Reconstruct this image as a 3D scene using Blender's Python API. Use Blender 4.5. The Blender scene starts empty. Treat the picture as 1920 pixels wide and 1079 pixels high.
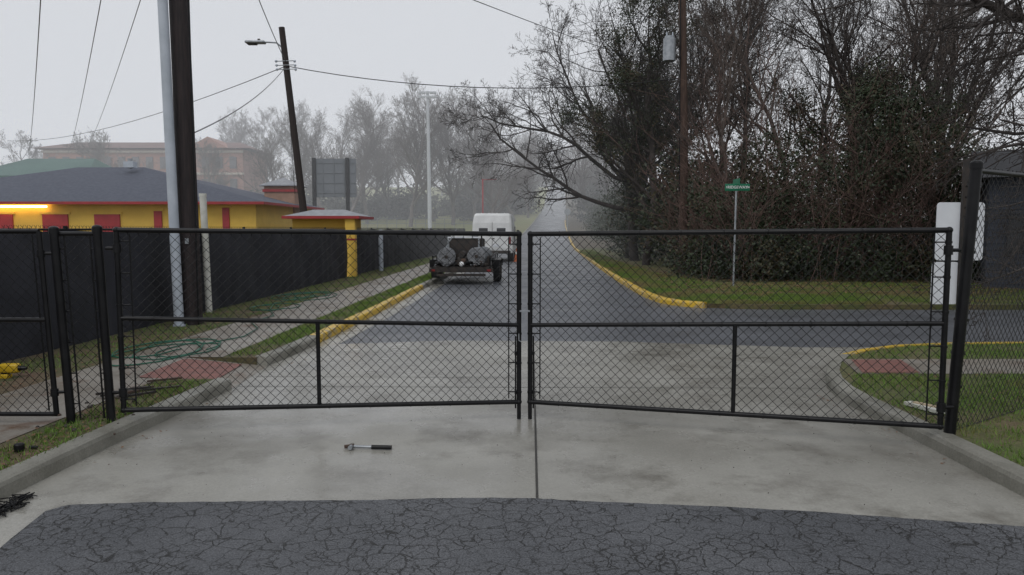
import bpy, bmesh, math, random
import numpy as np
from mathutils import Vector, Matrix
random.seed(7)
RNG=np.random.default_rng(11)
sc=bpy.context.scene
sc.view_settings.view_transform='Standard'
sc.view_settings.look='None'
sc.view_settings.exposure=0

# ------------------------------------------------------------------ materials
def M(name,c1,c2=None,scale=5.0,rough=.8,rough2=None,bump=0.0,bscale=None,detail=6,metal=0.0,spec=.5,lo=.38,hi=.62,stretch=None):
    m=bpy.data.materials.new(name); m.use_nodes=True
    nt=m.node_tree; N=nt.nodes; L=nt.links
    b=N['Principled BSDF']
    b.inputs['Metallic'].default_value=metal
    b.inputs['Specular IOR Level'].default_value=spec
    b.inputs['Roughness'].default_value=rough
    c1=tuple(c1)+(1,)
    c2=tuple(c2)+(1,) if c2 else tuple(x*.75 for x in c1[:3])+(1,)
    tc=N.new('ShaderNodeTexCoord'); mp=N.new('ShaderNodeMapping')
    L.new(tc.outputs['Object'],mp.inputs['Vector'])
    if stretch: mp.inputs['Scale'].default_value=stretch
    n=N.new('ShaderNodeTexNoise'); n.inputs['Scale'].default_value=scale; n.inputs['Detail'].default_value=detail; n.inputs['Roughness'].default_value=.6
    L.new(mp.outputs[0],n.inputs['Vector'])
    r=N.new('ShaderNodeValToRGB'); r.color_ramp.elements[0].position=lo; r.color_ramp.elements[1].position=hi
    r.color_ramp.elements[0].color=c1; r.color_ramp.elements[1].color=c2
    L.new(n.outputs['Fac'],r.inputs['Fac']); L.new(r.outputs['Color'],b.inputs['Base Color'])
    if rough2 is not None:
        mr=N.new('ShaderNodeMapRange'); mr.inputs['From Min'].default_value=.35; mr.inputs['From Max'].default_value=.65
        mr.inputs['To Min'].default_value=rough; mr.inputs['To Max'].default_value=rough2
        L.new(n.outputs['Fac'],mr.inputs['Value']); L.new(mr.outputs[0],b.inputs['Roughness'])
    if bump>0:
        n2=N.new('ShaderNodeTexNoise'); n2.inputs['Scale'].default_value=bscale or scale*4; n2.inputs['Detail'].default_value=5
        L.new(mp.outputs[0],n2.inputs['Vector'])
        bp=N.new('ShaderNodeBump'); bp.inputs['Strength'].default_value=bump; bp.inputs['Distance'].default_value=.02
        L.new(n2.outputs['Fac'],bp.inputs['Height']); L.new(bp.outputs[0],b.inputs['Normal'])
    return m

def surface_mat(name,big1,big2,bigscale,speck,speckscale,r1,r2,bump,crack=None,third=None,t3=(.52,.66),bd=.012):
    """ground surface: large stains x fine speckle, optional crack network"""
    m=bpy.data.materials.new(name); m.use_nodes=True
    nt=m.node_tree; N=nt.nodes; L=nt.links; b=N['Principled BSDF']
    tc=N.new('ShaderNodeTexCoord')
    def noise(s,d=6,ro=.6,dist=0):
        n=N.new('ShaderNodeTexNoise'); n.inputs['Scale'].default_value=s; n.inputs['Detail'].default_value=d; n.inputs['Roughness'].default_value=ro
        n.inputs['Distortion'].default_value=dist
        L.new(tc.outputs['Object'],n.inputs['Vector']); return n
    def ramp(src,a,bb,ca,cb):
        r=N.new('ShaderNodeValToRGB'); r.color_ramp.elements[0].position=a; r.color_ramp.elements[1].position=bb
        r.color_ramp.elements[0].color=tuple(ca)+(1,); r.color_ramp.elements[1].color=tuple(cb)+(1,)
        L.new(src,r.inputs['Fac']); return r
    def mix(mode,f,a,bb):
        x=N.new('ShaderNodeMix'); x.data_type='RGBA'; x.blend_type=mode
        if isinstance(f,float): x.inputs[0].default_value=f
        else: L.new(f,x.inputs[0])
        L.new(a,x.inputs[6]); L.new(bb,x.inputs[7]); return x.outputs[2]
    nb=noise(bigscale,5,.55,.4)
    col=ramp(nb.outputs['Fac'],.35,.65,big1,big2).outputs['Color']
    if third:
        n3=noise(bigscale*2.7,6,.7)
        f=ramp(n3.outputs['Fac'],t3[0],t3[1],(0,0,0),(1,1,1)).outputs['Color']
        c3=N.new('ShaderNodeRGB'); c3.outputs[0].default_value=tuple(third)+(1,)
        col=mix('MIX',f,col,c3.outputs[0])
    ns=noise(speckscale,3,.7)
    sp=ramp(ns.outputs['Fac'],.3,.7,(1-speck,)*3,(1+speck*.6,)*3).outputs['Color']
    col=mix('MULTIPLY',1.0,col,sp)
    hsrc=ns.outputs['Fac']
    if crack:
        dn=noise(13.0,4,.65)
        vm=N.new('ShaderNodeVectorMath'); vm.operation='MULTIPLY_ADD'
        vm.inputs[1].default_value=(.075,.075,0)
        L.new(dn.outputs['Color'],vm.inputs[0]); L.new(tc.outputs['Object'],vm.inputs[2])
        facs=[]
        for s,w,t0,t1 in ((crack,.048,.43,.55),(crack*.5,.026,.38,.50)):
            v=N.new('ShaderNodeTexVoronoi'); v.feature='DISTANCE_TO_EDGE'; v.inputs['Scale'].default_value=s
            L.new(vm.outputs[0],v.inputs['Vector'])
            r=ramp(v.outputs['Distance'],w*.45,w,(1,1,1),(0,0,0)).outputs['Color']
            mk=ramp(noise(2.4 if s==crack else 1.5,6,.75).outputs['Fac'],t0,t1,(0.0,)*3,(1,1,1)).outputs['Color']
            facs.append(mix('MULTIPLY',1.0,r,mk))
        f=mix('LIGHTEN',1.0,facs[0],facs[1])
        dk=N.new('ShaderNodeRGB'); dk.outputs[0].default_value=(.010,.010,.010,1)
        col=mix('MIX',f,col,dk.outputs[0])
        inv=N.new('ShaderNodeMath'); inv.operation='MULTIPLY_ADD'; inv.inputs[1].default_value=-.45
        L.new(f,inv.inputs[0]); L.new(ns.outputs['Fac'],inv.inputs[2]); hsrc=inv.outputs[0]
    L.new(col,b.inputs['Base Color'])
    mr=N.new('ShaderNodeMapRange'); mr.inputs['From Min'].default_value=.38; mr.inputs['From Max'].default_value=.62
    mr.inputs['To Min'].default_value=r1; mr.inputs['To Max'].default_value=r2
    nr=noise(bigscale*1.6,6,.65)
    L.new(nr.outputs['Fac'],mr.inputs['Value']); L.new(mr.outputs[0],b.inputs['Roughness'])
    bp=N.new('ShaderNodeBump'); bp.inputs['Strength'].default_value=bump; bp.inputs['Distance'].default_value=bd
    L.new(hsrc,bp.inputs['Height']); L.new(bp.outputs[0],b.inputs['Normal'])
    return m

CONC=surface_mat('wet_concrete',(.355,.345,.31),(.225,.217,.192),.42,.18,70,.14,.45,.05,third=(.165,.155,.133),t3=(.50,.68))
CURB=surface_mat('curb_concrete',(.27,.262,.228),(.14,.135,.11),1.6,.2,60,.4,.8,.3)
WALK=surface_mat('sidewalk_concrete',(.27,.25,.22),(.17,.145,.115),.9,.2,50,.3,.6,.3,third=(.14,.09,.06))
ASPH=surface_mat('road_asphalt',(.122,.128,.143),(.092,.097,.109),.5,.35,60,.28,.50,.2)
ASPH2=surface_mat('cracked_asphalt',(.118,.122,.132),(.080,.084,.093),.8,.75,95,.36,.6,.7,crack=13.5,bd=.008)
DIRT=surface_mat('dirt_and_grass',(.13,.085,.055),(.075,.085,.03),1.1,.4,40,.8,.95,.8,third=(.055,.07,.02))
LAWN=surface_mat('lawn_ground',(.075,.10,.024),(.13,.10,.05),.8,.4,30,.8,.95,.8,third=(.06,.09,.02))
LITTER=surface_mat('leaf_litter',(.10,.07,.045),(.07,.06,.03),1.5,.5,25,.8,.95,.8)
FIELD=surface_mat('field_grass',(.19,.21,.065),(.21,.20,.08),.08,.2,5,.9,.95,.3)
BASEG=surface_mat('base_ground',(.12,.12,.07),(.10,.10,.06),.1,.2,5,.9,.95,.3)
YEL=M('yellow_curb_paint',(.62,.40,.03),(.30,.25,.17),7,.40,bump=.3,lo=.50,hi=.64)
BLK=M('black_vinyl_steel',(.007,.007,.008),(.012,.012,.013),8,.33,spec=.22)
WIRE=M('black_vinyl_wire',(.008,.008,.009),(.012,.012,.012),8,.45,spec=.25)
FAB=M('windscreen_fabric',(.012,.013,.019),(.024,.025,.034),1.6,.75,bump=.2,bscale=60)
GALV=M('galvanised_steel',(.38,.40,.42),(.28,.30,.32),9,.4,metal=.6)
PALE=M('pale_grey_metal',(.46,.50,.56),(.38,.42,.47),3,.45)
PVC=M('white_pvc',(.62,.62,.57),(.48,.48,.42),4,.5)
DKWOOD=M('creosote_wood',(.012,.008,.009),(.028,.018,.018),5,.7,bump=.6,stretch=(6,6,.5))
BRWOOD=M('weathered_pole_wood',(.085,.052,.038),(.045,.029,.023),5,.85,bump=.5,stretch=(6,6,.5))
BRWOOD2=M('dark_pole_wood',(.035,.026,.024),(.022,.017,.016),5,.85,bump=.5,stretch=(6,6,.5))
WHITE=M('white_paint',(.78,.79,.79),(.68,.69,.69),2,.4)
SIGNW=M('white_sign_back',(.72,.74,.78),(.62,.64,.68),2,.45)
GREEN=M('green_sign_sheet',(.005,.17,.085),(.005,.14,.07),3,.4)
REDW=M('red_paint',(.36,.03,.035),(.29,.025,.03),3,.55)
YWALL=M('yellow_wall_paint',(.70,.46,.075),(.62,.40,.065),1.2,.7)
ROOF=M('dark_shingles',(.090,.100,.130),(.066,.074,.100),6,.8,bump=.3)
BROOF=M('grey_booth_roof',(.30,.31,.33),(.22,.23,.25),6,.6)
GLASS=M('dark_glass',(.02,.022,.025),(.03,.03,.035),2,.1)
RUB=M('tyre_rubber',(.02,.02,.02),(.03,.03,.03),20,.85)
DKMET=M('dark_dirty_metal',(.025,.023,.022),(.045,.034,.028),7,.6,metal=.2)
RUST=M('rusty_metal',(.085,.048,.032),(.045,.032,.026),9,.7)
ROLL=M('dull_wire_roll',(.36,.37,.39),(.20,.205,.215),14,.6,metal=.3)
TAIL=M('red_tail_lamp',(.22,.01,.01),(.16,.01,.01),9,.3)
def brick_mat(name,c1,c2,mortar,scale):
    m=bpy.data.materials.new(name); m.use_nodes=True; nt=m.node_tree; N=nt.nodes; L=nt.links; b=N['Principled BSDF']
    tc=N.new('ShaderNodeTexCoord'); t=N.new('ShaderNodeTexBrick'); t.inputs['Scale'].default_value=scale
    t.inputs['Color1'].default_value=c1+(1,); t.inputs['Color2'].default_value=c2+(1,); t.inputs['Mortar'].default_value=mortar+(1,)
    t.inputs['Mortar Size'].default_value=.012
    L.new(tc.outputs['Object'],t.inputs['Vector'])
    n=N.new('ShaderNodeTexNoise'); n.inputs['Scale'].default_value=6; L.new(tc.outputs['Object'],n.inputs['Vector'])
    x=N.new('ShaderNodeMix'); x.data_type='RGBA'; x.blend_type='MULTIPLY'; x.inputs[0].default_value=.7
    r=N.new('ShaderNodeValToRGB'); r.color_ramp.elements[0].color=(.45,.4,.4,1); r.color_ramp.elements[1].color=(1.2,1.2,1.2,1)
    L.new(n.outputs['Fac'],r.inputs[0]); L.new(t.outputs['Color'],x.inputs[6]); L.new(r.outputs['Color'],x.inputs[7]); L.new(x.outputs[2],b.inputs['Base Color'])
    b.inputs['Roughness'].default_value=.6
    return m
PAD=brick_mat('red_brick_paver',(.26,.095,.075),(.19,.08,.065),(.16,.12,.10),5)
HBRICK=M('distant_brick',(.36,.20,.16),(.30,.165,.135),.4,.9)
HROOF=M('distant_roof',(.17,.10,.09),(.14,.085,.078),.5,.9)
HWIN=M('distant_window',(.13,.13,.14),(.10,.10,.12),.5,.6)
HTRIM=M('distant_trim',(.5,.44,.38),(.45,.40,.35),.5,.8)
HGREEN=M('green_metal_roof',(.07,.14,.12),(.055,.115,.10),.5,.6)
BARK=M('bare_bark',(.090,.070,.061),(.140,.115,.102),3,.9)
BARKD=M('wet_dark_bark',(.034,.028,.026),(.066,.055,.050),3,.9)
BARKR=M('reddish_stems',(.17,.105,.088),(.105,.073,.064),3,.9)
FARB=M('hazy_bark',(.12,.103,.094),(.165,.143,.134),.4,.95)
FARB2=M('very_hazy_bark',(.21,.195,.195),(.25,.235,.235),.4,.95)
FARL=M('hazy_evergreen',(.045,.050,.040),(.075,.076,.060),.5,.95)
LEAFD=M('evergreen_leaf',(.012,.020,.010),(.042,.060,.024),1.1,.6,detail=8,lo=.35,hi=.66)
LEAFB=M('brown_olive_leaf',(.038,.042,.019),(.088,.064,.035),1.4,.7,detail=8)
GRASS=M('grass_blades',(.11,.195,.026),(.19,.17,.055),2.2,.75,detail=8,lo=.52,hi=.72)
GRASSR=M('lawn_blades',(.115,.185,.028),(.20,.155,.065),.7,.8,detail=8,lo=.45,hi=.63)
DEAD=M('fallen_leaf',(.19,.10,.05),(.11,.06,.034),3,.8)
HOSE=M('green_hose',(.01,.12,.07),(.008,.08,.05),3,.4)
JOINT=M('joint_filler',(.035,.033,.03),(.05,.048,.042),8,.8)
STAIN=M('old_joint',(.15,.145,.13),(.11,.105,.09),3,.6)
GWALL=M('grey_siding',(.050,.056,.075),(.042,.048,.062),1,.8)
ORANGE=M('orange_plastic',(.5,.12,.03),(.42,.10,.03),3,.5)
YTOOL=M('yellow_plastic',(.65,.42,.02),(.55,.36,.02),3,.4)
SCORE=M('scoreboard_back',(.15,.165,.185),(.12,.135,.15),.5,.7)
MIST=M('mast_grey',(.48,.50,.53),(.42,.44,.46),.5,.7)
def emit(name,c,s):
    m=bpy.data.materials.new(name); m.use_nodes=True; b=m.node_tree.nodes['Principled BSDF']
    b.inputs['Base Color'].default_value=c+(1,); b.inputs['Emission Color'].default_value=c+(1,); b.inputs['Emission Strength'].default_value=s
    return m
LAMP=emit('lit_tube',(1,.72,.30),9)

# ------------------------------------------------------------------ mesh helpers
def link(o,parent=None):
    sc.collection.objects.link(o)
    if parent: o.parent=parent
    return o
def np_mesh(name,V,F,mats,mi=None,smooth=False,parent=None):
    V=np.asarray(V,dtype=np.float32).reshape(-1,3); F=np.asarray(F,dtype=np.int32)
    k=F.shape[1]; me=bpy.data.meshes.new(name)
    me.vertices.add(len(V)); me.vertices.foreach_set('co',V.ravel())
    me.loops.add(F.size); me.loops.foreach_set('vertex_index',F.ravel())
    me.polygons.add(len(F)); me.polygons.foreach_set('loop_start',np.arange(0,F.size,k,dtype=np.int32))
    me.polygons.foreach_set('loop_total',np.full(len(F),k,dtype=np.int32))
    for m in mats: me.materials.append(m)
    if mi is not None: me.polygons.foreach_set('material_index',np.asarray(mi,dtype=np.int32))
    if smooth: me.polygons.foreach_set('use_smooth',np.ones(len(F),dtype=bool))
    me.update(calc_edges=True)
    o=bpy.data.objects.new(name,me); return link(o,parent)
def tubes_np(P0,P1,R0,R1,k=3):
    P0=np.asarray(P0,float);P1=np.asarray(P1,float);R0=np.asarray(R0,float);R1=np.asarray(R1,float)
    d=P1-P0; l=np.linalg.norm(d,axis=1,keepdims=True); l[l==0]=1; d/=l
    ref=np.where(np.abs(d[:,2:3])<.9,np.array([[0,0,1.]]),np.array([[1.,0,0]]))
    u=np.cross(d,ref); u/=np.linalg.norm(u,axis=1,keepdims=True); w=np.cross(d,u)
    n=len(P0); V=np.zeros((n,2*k,3))
    for j in range(k):
        a=2*math.pi*j/k; o=u*math.cos(a)+w*math.sin(a)
        V[:,j]=P0+o*R0[:,None]; V[:,k+j]=P1+o*R1[:,None]
    base=(np.arange(n)*2*k)[:,None]
    F=np.concatenate([base+np.array([[j,(j+1)%k,k+(j+1)%k,k+j]]) for j in range(k)],axis=1).reshape(-1,4)
    return V.reshape(-1,3),F
class B:
    def __init__(s): s.v=[];s.f=[];s.m=[];s.mats=[];s.s=[]
    def mi(s,m):
        if m not in s.mats: s.mats.append(m)
        return s.mats.index(m)
    def add(s,V,F,mat,smooth=False):
        o=len(s.v); s.v.extend([tuple(map(float,p)) for p in V]); i=s.mi(mat)
        for f in F: s.f.append([int(x)+o for x in f]); s.m.append(i); s.s.append(smooth)
    def box(s,c,size,mat,rz=0,ry=0,rx=0,bev=0):
        bm=bmesh.new(); bmesh.ops.create_cube(bm,size=1)
        bmesh.ops.scale(bm,vec=size,verts=bm.verts)
        if bev: bmesh.ops.bevel(bm,geom=list(bm.edges),offset=bev,segments=3,affect='EDGES',profile=.5)
        Mx=Matrix.Translation(c)@Matrix.Rotation(rz,4,'Z')@Matrix.Rotation(ry,4,'Y')@Matrix.Rotation(rx,4,'X')
        bm.transform(Mx); bm.verts.index_update()
        s.add([v.co for v in bm.verts],[[v.index for v in f.verts] for f in bm.faces],mat,bool(bev)); bm.free()
    def tube(s,pts,r,mat,k=8,caps=True,r2=None):
        pts=[Vector(p) for p in pts]; n=len(pts); V=[];F=[]
        up=None
        for i,p in enumerate(pts):
            t=(pts[min(i+1,n-1)]-pts[max(i-1,0)]).normalized()
            if up is None:
                up=Vector((0,0,1)) if abs(t.z)<.9 else Vector((1,0,0))
            u=t.cross(up).normalized(); w=u.cross(t).normalized(); up=w
            rr=r if r2 is None else r+(r2-r)*i/(n-1)
            for j in range(k):
                a=2*math.pi*j/k; V.append(p+u*math.cos(a)*rr+w*math.sin(a)*rr)
        for i in range(n-1):
            for j in range(k): F.append([i*k+j,i*k+(j+1)%k,(i+1)*k+(j+1)%k,(i+1)*k+j])
        s.add(V,F,mat,True)
        if caps: s.add(V[:k],[list(range(k))],mat); s.add(V[-k:],[list(range(k))],mat)
    def ball(s,c,r,mat,sc3=(1,1,1)):
        bm=bmesh.new(); bmesh.ops.create_uvsphere(bm,u_segments=12,v_segments=8,radius=r)
        bmesh.ops.scale(bm,vec=sc3,verts=bm.verts); bmesh.ops.translate(bm,vec=c,verts=bm.verts); bm.verts.index_update()
        s.add([v.co for v in bm.verts],[[v.index for v in f.verts] for f in bm.faces],mat,True); bm.free()
    def prism(s,poly,axis,a,b,mat):
        def P(p,t):
            return {'x':(t,p[0],p[1]),'y':(p[0],t,p[1]),'z':(p[0],p[1],t)}[axis]
        n=len(poly); V=[P(p,a) for p in poly]+[P(p,b) for p in poly]
        F=[list(range(n)),list(range(2*n-1,n-1,-1))]+[[i,(i+1)%n,n+(i+1)%n,n+i] for i in range(n)]
        s.add(V,F,mat)
    def obj(s,name,parent=None,loc=None,rz=0):
        me=bpy.data.meshes.new(name); me.from_pydata(s.v,[],s.f)
        for m in s.mats: me.materials.append(m)
        me.polygons.foreach_set('material_index',s.m); me.polygons.foreach_set('use_smooth',s.s)
        me.update(); bm=bmesh.new(); bm.from_mesh(me); bmesh.ops.recalc_face_normals(bm,faces=bm.faces); bm.to_mesh(me); bm.free()
        o=bpy.data.objects.new(name,me)
        if loc: o.location=loc
        o.rotation_euler[2]=rz
        return link(o,parent)
def slab(name,poly,z,mat,skirt=.12):
    bm=bmesh.new(); vs=[bm.verts.new((x,y,z)) for x,y in poly]; f=bm.faces.new(vs)
    f.normal_update()
    if f.normal.z<0: f.normal_flip()
    if skirt:
        n=len(vs); lo=[bm.verts.new((x,y,z-skirt)) for x,y in poly]
        for i in range(n): bm.faces.new([vs[i],vs[(i+1)%n],lo[(i+1)%n],lo[i]])
    bmesh.ops.triangulate(bm,faces=[f])
    me=bpy.data.meshes.new(name); bm.to_mesh(me); bm.free(); me.materials.append(mat)
    return link(bpy.data.objects.new(name,me))

# ------------------------------------------------------------------ terrain
def g(y):
    if y<=60: return 0.0
    if y<=210: return 12*((y-60)/140)**1.5
    return min(12*(150/140)**1.5+(y-210)*.05,18)
def Lx(y): return float(np.interp(y,[0,60,107,150,200,260,600],[-3.3,-.9,3.0,6.6,9.6,14.5,40]))
def Rx(y): return float(np.interp(y,[0,36,60,107,150,200,260,600],[2.2,3.94,5.08,7.6,10.8,14.2,19.5,46]))
YS=[60]+list(range(65,215,5))+list(range(220,620,20))
ys=[-60,0,30,60]+YS[1:]; V=[];F=[]
for y in ys:
    for x in (-500,500): V.append((x,y,g(y)-.06))
for i in range(len(ys)-1): F.append((2*i,2*i+1,2*i+3,2*i+2))
np_mesh('ground',V,F,[BASEG])
def strip(name,fa,fb,dz,mat):
    V=[];F=[]
    for y in YS: V+= [(fa(y),y,g(y)+dz),(fb(y),y,g(y)+dz)]
    for i in range(len(YS)-1): F.append((2*i,2*i+1,2*i+3,2*i+2))
    np_mesh(name,V,F,[mat])
strip('field',lambda y:-400,lambda y:Lx(y)-.14,.115,FIELD)
strip('wooded_ground',lambda y:Rx(y)+.14,lambda y:400,.115,LITTER)
strip('distant_road',lambda y:Lx(y)-.2,lambda y:Rx(y)+.2,0.0,ASPH)
slab('road',[(-8,9),(70,9),(70,17),(12,17),(12,60),(-8,60)],0.0,ASPH,0)
slab('concrete_apron',[(-3.7,-4),(3.7,-4),(3.7,7.4),(4.3,8.5),(4.9,9.3),(6.5,10.0),(9,10.4),(9,10.55),(4.2,10.45),(1.6,11.0),(-1.0,11.1),(-2.55,10.75),(-2.35,14.2),(-2.15,20.8),(-1.75,30),(-2.2,30),(-3.2,12),(-3.3,9)],.006,CONC,0)
AB=[(-2.80,4.3),(-2.72,4.40),(-2.3,4.44),(-1.85,4.445),(-1.4,4.47),(-.9,4.475),(-.5,4.51),(-.13,4.515),(.15,4.505),(.45,4.46),(.79,4.42),(1.25,4.37),(1.73,4.30),(2.3,4.19),(2.86,4.08),(3.3,4.0)]
ABd=[]
for i in range(len(AB)-1):
    for k in range(6): t=k/6; ABd.append((AB[i][0]+(AB[i+1][0]-AB[i][0])*t,AB[i][1]+(AB[i+1][1]-AB[i][1])*t+random.uniform(-.006,.006)))
slab('cracked_asphalt_pavement',[(-3.0,-4),(-2.66,3.5),(-2.74,3.9)]+ABd+[(3.3,4.0),(3.3,-4)],.012,ASPH2,0)

LN=[(-3.35,-4),(-3.25,2.5),(-3.19,4.54),(-3.14,5.55),(-3.08,6.3),(-2.99,7.4),(-2.97,7.7)]
LF=[(-3.03,9.0),(-2.95,9.6),(-2.86,10.85),(-2.72,14),(-2.5,20.7),(Lx(30),30),(Lx(45),45),(Lx(60),60)]
RN=[(3.24,-4),(3.24,6.9),(3.27,7.3),(3.36,7.75),(3.53,8.2),(3.80,8.75),(4.15,9.25),(4.6,9.65),(5.2,9.98),(6,10.18),(7,10.25),(40,10.35)]
RF=[(70,15.3),(10.5,15.3),(5.4,15.35),(4.7,15.45),(4.1,15.7),(3.65,16.15),(3.40,16.8),(3.30,18),(3.30,19.5),(3.41,23.5),(3.63,29),(Rx(36),36),(Rx(48),48),(Rx(60),60)]
slab('roadside_ground',[(x-.13,y) for x,y in LN]+[(-4.05,7.7),(-4.05,9.0)]+[(x-.13,y) for x,y in LF]+[(-120,60),(-120,-4)],.115,DIRT)
slab('corner_lawn',[(70,15.42)]+[(x+(.0 if x>5 else .10),y+.12) for x,y in RF[1:6]]+[(x+.13,y) for x,y in RF[6:]]+[(120,60),(120,15.42)],.105,LAWN)
slab('grass_island',[(x+.13,y) for x,y in RN[:4]]+[(x+.11,y-.08) for x,y in RN[4:8]]+[(x,y-.13) for x,y in RN[8:]]+[(40,-4)],.115,LAWN)
slab('sidewalk',[(-5.1,-4),(-4.0,-4),(-3.75,6.5),(-3.72,7.7),(-4.05,7.7),(-4.05,9.0),(-3.58,9.0),(-3.41,13.7),(-3.1,22),(-2.4,40),(-1.6,60),(-2.9,60),(-3.6,40),(-4.3,22),(-4.62,13.7),(-4.9,6.5)],.121,WALK,0)
slab('sidewalk',[(3.78,7.95),(40,7.95),(40,8.85),(4.0,8.85)],.121,WALK,0)
b=B(); b.add([(-2.97,7.7,.008),(-3.03,9.0,.008),(-4.05,9.0,.119),(-4.05,7.7,.119)],[[0,1,2,3]],WALK)
b.add([(-3.25,7.78,.045),(-3.30,8.9,.048),(-4.0,8.9,.122),(-4.0,7.78,.122)],[[0,1,2,3]],PAD); b.obj('curb_ramp')
b=B(); b.add([(3.85,7.98,.126),(4.48,7.98,.126),(4.70,8.80,.126),(4.10,8.80,.126)],[[0,1,2,3]],PAD); b.obj('brick_paver_pad')
b=B()
b.add([(.150,4.50,.010),(.166,4.50,.010),(.33,10.9,.010),(.31,10.9,.010)],[[0,1,2,3]],JOINT); b.obj('expansion_joint')
b=B()
b.add([(-2.95,7.82,.010),(3.3,7.72,.010),(3.3,7.732,.010),(-2.95,7.835,.010)],[[0,1,2,3]],STAIN)
b.add([(-2.95,8.35,.010),(3.6,8.2,.010),(3.6,8.21,.010),(-2.95,8.362,.010)],[[0,1,2,3]],STAIN)
b.obj('slab_joints')

PROF=[(0,-.03),(.006,.085),(.018,.112),(.04,.125),(.15,.128),(.152,-.03)]
def sweep(b,path,side,mat,jit=.0):
    pts=[]
    for i in range(len(path)-1):
        a=Vector(path[i]);c=Vector(path[i+1]); n=max(1,min(40,int((c-a).length/.6)))
        for j in range(n): pts.append(a+(c-a)*j/n)
    pts.append(Vector(path[-1])); n=len(pts); V=[];k=len(PROF)
    for i,p in enumerate(pts):
        t=(pts[min(i+1,n-1)]-pts[max(i-1,0)]).normalized(); nn=Vector((-t.y,t.x))*side
        for o,z in PROF:
            q=p+nn*(o+random.uniform(-jit,jit)); V.append((q.x,q.y,g(p.y)+z+(random.uniform(-jit,jit) if z>0 else 0)))
    F=[[i*k+j,i*k+j+1,(i+1)*k+j+1,(i+1)*k+j] for i in range(n-1) for j in range(k-1)]
    F+=[list(range(k)),list(range((n-1)*k,n*k))]
    b.add(V,F,mat)
b=B(); sweep(b,LN,1,CURB,jit=.002); sweep(b,LF[:3],1,CURB,jit=.002)
sweep(b,LF[2:5],1,YEL,jit=.003); sweep(b,LF[4:]+[(Lx(y),y) for y in range(65,210,5)],1,CURB); b.obj('curb')
b=B(); sweep(b,RN[:7],-1,CURB,jit=.002); sweep(b,RN[6:],-1,YEL,jit=.003); b.obj('curb')
b=B(); sweep(b,RF[4:]+[(Rx(y),y) for y in range(65,120,5)],-1,YEL,jit=.003); b.obj('curb')

# ------------------------------------------------------------------ scatter
def inpoly(P,poly):
    x,y=P[:,0],P[:,1]; c=np.zeros(len(P),bool); n=len(poly)
    for i in range(n):
        x1,y1=poly[i]; x2,y2=poly[(i+1)%n]
        if y1==y2: continue
        k=((y1>y)!=(y2>y))&(x<(x2-x1)*(y-y1)/(y2-y1)+x1); c^=k
    return c
def sample(poly,n,clump=True):
    a=np.array(poly); lo=a.min(0);hi=a.max(0); out=np.zeros((0,2))
    while len(out)<n:
        p=RNG.uniform(lo,hi,(n*2,2)); p=p[inpoly(p,poly)]
        if clump:
            s=np.sin(p[:,0]*3.1+np.sin(p[:,1]*2.3)*2)*np.sin(p[:,1]*3.7+np.sin(p[:,0]*1.9)*2)
            p=p[RNG.random(len(p))<.55+.45*s]
        out=np.concatenate([out,p])
    return out[:n]
def blades(name,polys,h,w,z,mat):
    Vs=[]
    for poly,n in polys:
        p=sample(poly,n); a=RNG.uniform(0,2*math.pi,n); hh=RNG.uniform(.4,1.2,n)*h; ww=RNG.uniform(.6,1.3,n)*w
        c=np.stack([p[:,0],p[:,1],np.full(n,z)],1); d=np.stack([np.cos(a),np.sin(a),np.zeros(n)],1)
        ln=RNG.normal(0,.45,(n,2))*hh[:,None]
        tip=c+np.stack([ln[:,0],ln[:,1],hh],1)
        Vs.append(np.stack([c-d*ww[:,None]/2,c+d*ww[:,None]/2,tip],1).reshape(-1,3))
    V=np.concatenate(Vs); np_mesh(name,V,np.arange(len(V)).reshape(-1,3),[mat])
blades('grass',[([(-3.68,3),(-3.36,3),(-3.24,6.3),(-3.15,7.6),(-3.7,7.6)],3500),
  ([(-3.56,9.1),(-3.2,9.1),(-3.0,11),(-2.85,14),(-2.65,20.7),(-2.3,30),(-2.9,30),(-3.12,22),(-3.41,13.7)],20000),
  ([(-5.9,8),(-4.95,8),(-4.65,13.7),(-4.3,22),(-3.6,40),(-4.8,40),(-5.4,24),(-5.85,13)],14000)],.05,.010,.11,GRASS)
blades('grass.001',[([(3.40,3),(7,3),(9,7.9),(3.7,7.9),(3.42,7.3)],32000),([(4.1,8.9),(14,8.9),(14,10.15),(7,10.08),(5.3,9.85),(4.5,9.35)],16000)],.055,.009,.11,GRASS)
blades('grass.002',[([(3.55,17),(3.75,16.3),(4.3,15.75),(5.4,15.5),(18,15.5),(18,21.5),(6,21.5),(5.2,26),(5.2,36),(6,55),(5,55),(4.15,36),(3.75,28),(3.5,22)],70000),([(3.5,17),(3.75,16.2),(4.3,15.65),(8,15.45),(8,17.4),(4.4,18.2),(4.4,30),(5.2,52),(4.7,52),(4.0,36),(3.6,26)],60000)],.07,.016,.10,GRASSR)
def deadleaves(name,polys,size,z):
    Vs=[]
    for poly,n in polys:
        p=sample(poly,n); c=np.stack([p[:,0],p[:,1],np.full(n,z)+RNG.uniform(.004,.02,n)],1)
        a=RNG.uniform(0,6.28,n); s=RNG.uniform(.5,1.2,n)[:,None]*size
        u=np.stack([np.cos(a),np.sin(a),RNG.uniform(-.3,.3,n)],1)*s; w=np.stack([-np.sin(a),np.cos(a),RNG.uniform(-.3,.3,n)],1)*s*.6
        Vs.append(np.stack([c-u,c-w,c+u,c+w],1).reshape(-1,3))
    V=np.concatenate(Vs); np_mesh(name,V,np.arange(len(V)).reshape(-1,4),[DEAD])
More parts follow.
